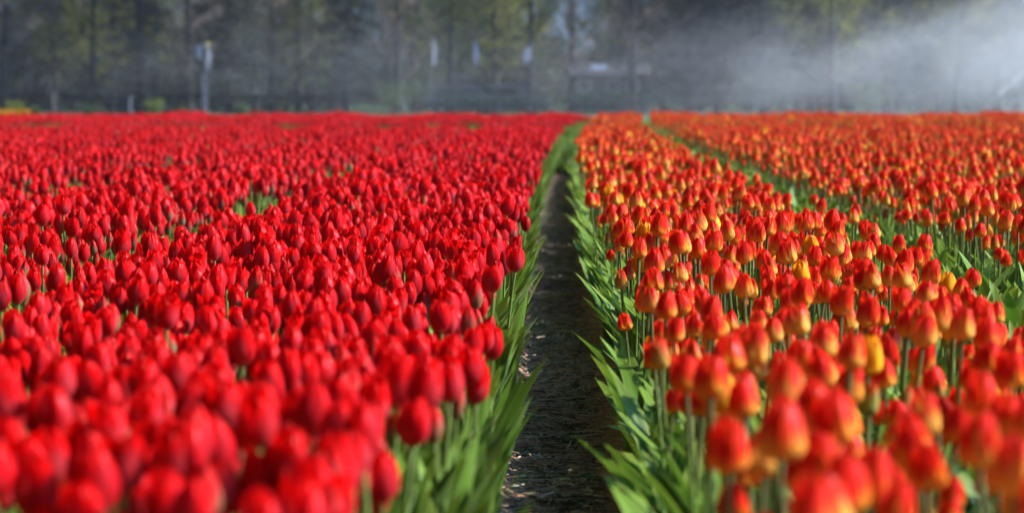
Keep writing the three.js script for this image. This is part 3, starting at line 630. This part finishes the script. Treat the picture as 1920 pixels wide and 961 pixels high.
/* ------------------------------------------------------------------ irrigation spray */
{ // fine drops hanging in the air: every half-metre cube of air gets as many drops as the drifting plumes put there
  const r = rng(99), CELL = 0.5, PLUMES = [   // picture column and row, distance, spread along x, y, z in metres, drops in hundreds
[2010, 70, 94, 1.1, 1.7, 8, 5200], [1925, 95, 94, 1.2, 1.45, 8, 4400], [1810, 125, 96, 1.6, 1.3, 8, 2500], [1690, 130, 98, 1.9, 1.3, 8, 1900], [1560, 140, 100, 2.2, 1.3, 8, 1650], [1400, 140, 102, 2.6, 1.35, 8, 1300],
    [1200, 150, 104, 3.2, 1.4, 7, 850], [950, 145, 106, 3.8, 1.5, 6, 800], [690, 140, 108, 3.4, 1.5, 5, 600], [430, 140, 125, 4.0, 1.4, 1.2, 600], [130, 145, 125, 4, 1.3, 1.2, 350],
  ].map(([X, Y, d, sx, sy, sz, n]) => ({ x: PX(X, d), y: PY(Y, d), z: -d, sx, sy, sz, k: n * 100 / (15.75 * sx * sy * sz) * CELL ** 3 }));
  const drops = (n, span, size) => {
    const p = new Float32Array(n * 12), idx = new Uint32Array(n * 12), tet = [[1, 1, 1], [-1, -1, 1], [-1, 1, -1], [1, -1, -1]], v = new THREE.Vector3(), q = new THREE.Quaternion();
    for (let i = 0; i < n; i++) {
      const s = size * (0.6 + 0.8 * r()) / 1.732, c = [0, 1, 2].map(() => (r() - 0.5) * span); q.setFromEuler(E.set(r() * 6.28, r() * 6.28, r() * 6.28));
      tet.forEach((t, j) => { v.set(...t).applyQuaternion(q).multiplyScalar(s); p.set([v.x + c[0], v.y + c[1], v.z + c[2]], i * 12 + j * 3); });
      [0, 1, 2, 0, 2, 3, 0, 3, 1, 1, 3, 2].forEach((t, j) => { idx[i * 12 + j] = i * 4 + t; });
    }
    const g = new THREE.BufferGeometry(); g.setAttribute('position', new THREE.BufferAttribute(p, 3)); g.setIndex(new THREE.BufferAttribute(idx, 1)); g.computeVertexNormals();
    return g;
  };
  const LEVELS = [10, 20, 40, 80, 160, 320, 640, 1280], cells = LEVELS.map(() => []);
  for (let z = -62; z > -150; z -= CELL) {
    const D = -z, dx = r() * CELL, dy = (r() - 0.5) * 0.4;
    for (let x = PX(-60, D) - 1 + dx; x < PX(2060, D) + 4; x += CELL) for (let y = CELL / 2 + dy; y < PY(0, D) + 1.6; y += CELL) {
      let n = 0;
      for (const b of PLUMES) { const a = ((x - b.x) / b.sx) ** 2 + ((y - b.y) / b.sy) ** 2 + ((z - b.z) / b.sz) ** 2; if (a < 16) n += b.k * Math.exp(-a / 2); }
      n *= clamp(1 + 0.9 * perlin.noise(x * 0.35 - y * 0.25, y * 0.5, z * 0.12) + 0.4 * perlin.noise(x * 0.9, y * 1.1, z * 0.3 + 9), 0.1, 2.2);
      if (n < 0.4) continue;
      let l = 0; while (l < LEVELS.length - 1 && n > LEVELS[l + 1]) l++;
      if (n < LEVELS[0]) { if (r() > n / LEVELS[0]) continue; } else if (l < LEVELS.length - 1 && r() < (n - LEVELS[l]) / (LEVELS[l + 1] - LEVELS[l])) l++;
      cells[l].push([new THREE.Matrix4().compose(V.set(x, y, z), Q.setFromEuler(E.set((r() * 4 | 0) * Math.PI / 2, (r() * 4 | 0) * Math.PI / 2, 0)), S.setScalar(1))]);
    }
  }
  const o = thing('spray_mist', 'white irrigation mist drifting left across the tree line'); o.userData.kind = 'stuff';
  LEVELS.forEach((n, l) => { if (cells[l].length) instances('mist', drops(n, CELL, 0.0046), M.droplet, cells[l], o); });
  const jet = []; // the jet itself
  for (let k = 0; k < 260; k++) { const t = k / 260, w = 0.015 + 0.04 * t; jet.push([new THREE.Matrix4().compose(V.set(PX(1868, 76) + 2.4 * t + gauss(r) * w, PY(178, 76) + 2.2 * t - 0.3 * t * t + gauss(r) * w, -76 + gauss(r) * 0.3), Q.setFromEuler(E.set(r() * 6, r() * 6, 0)), S.setScalar(1))]); }
  tag(instances('water_jet_spray', drops(30, 0.09, 0.006), M.droplet, jet, scene), 'bright jet of water slanting up at the right edge of the mist', null, null, 'stuff');
}
renderer.render(scene, camera);
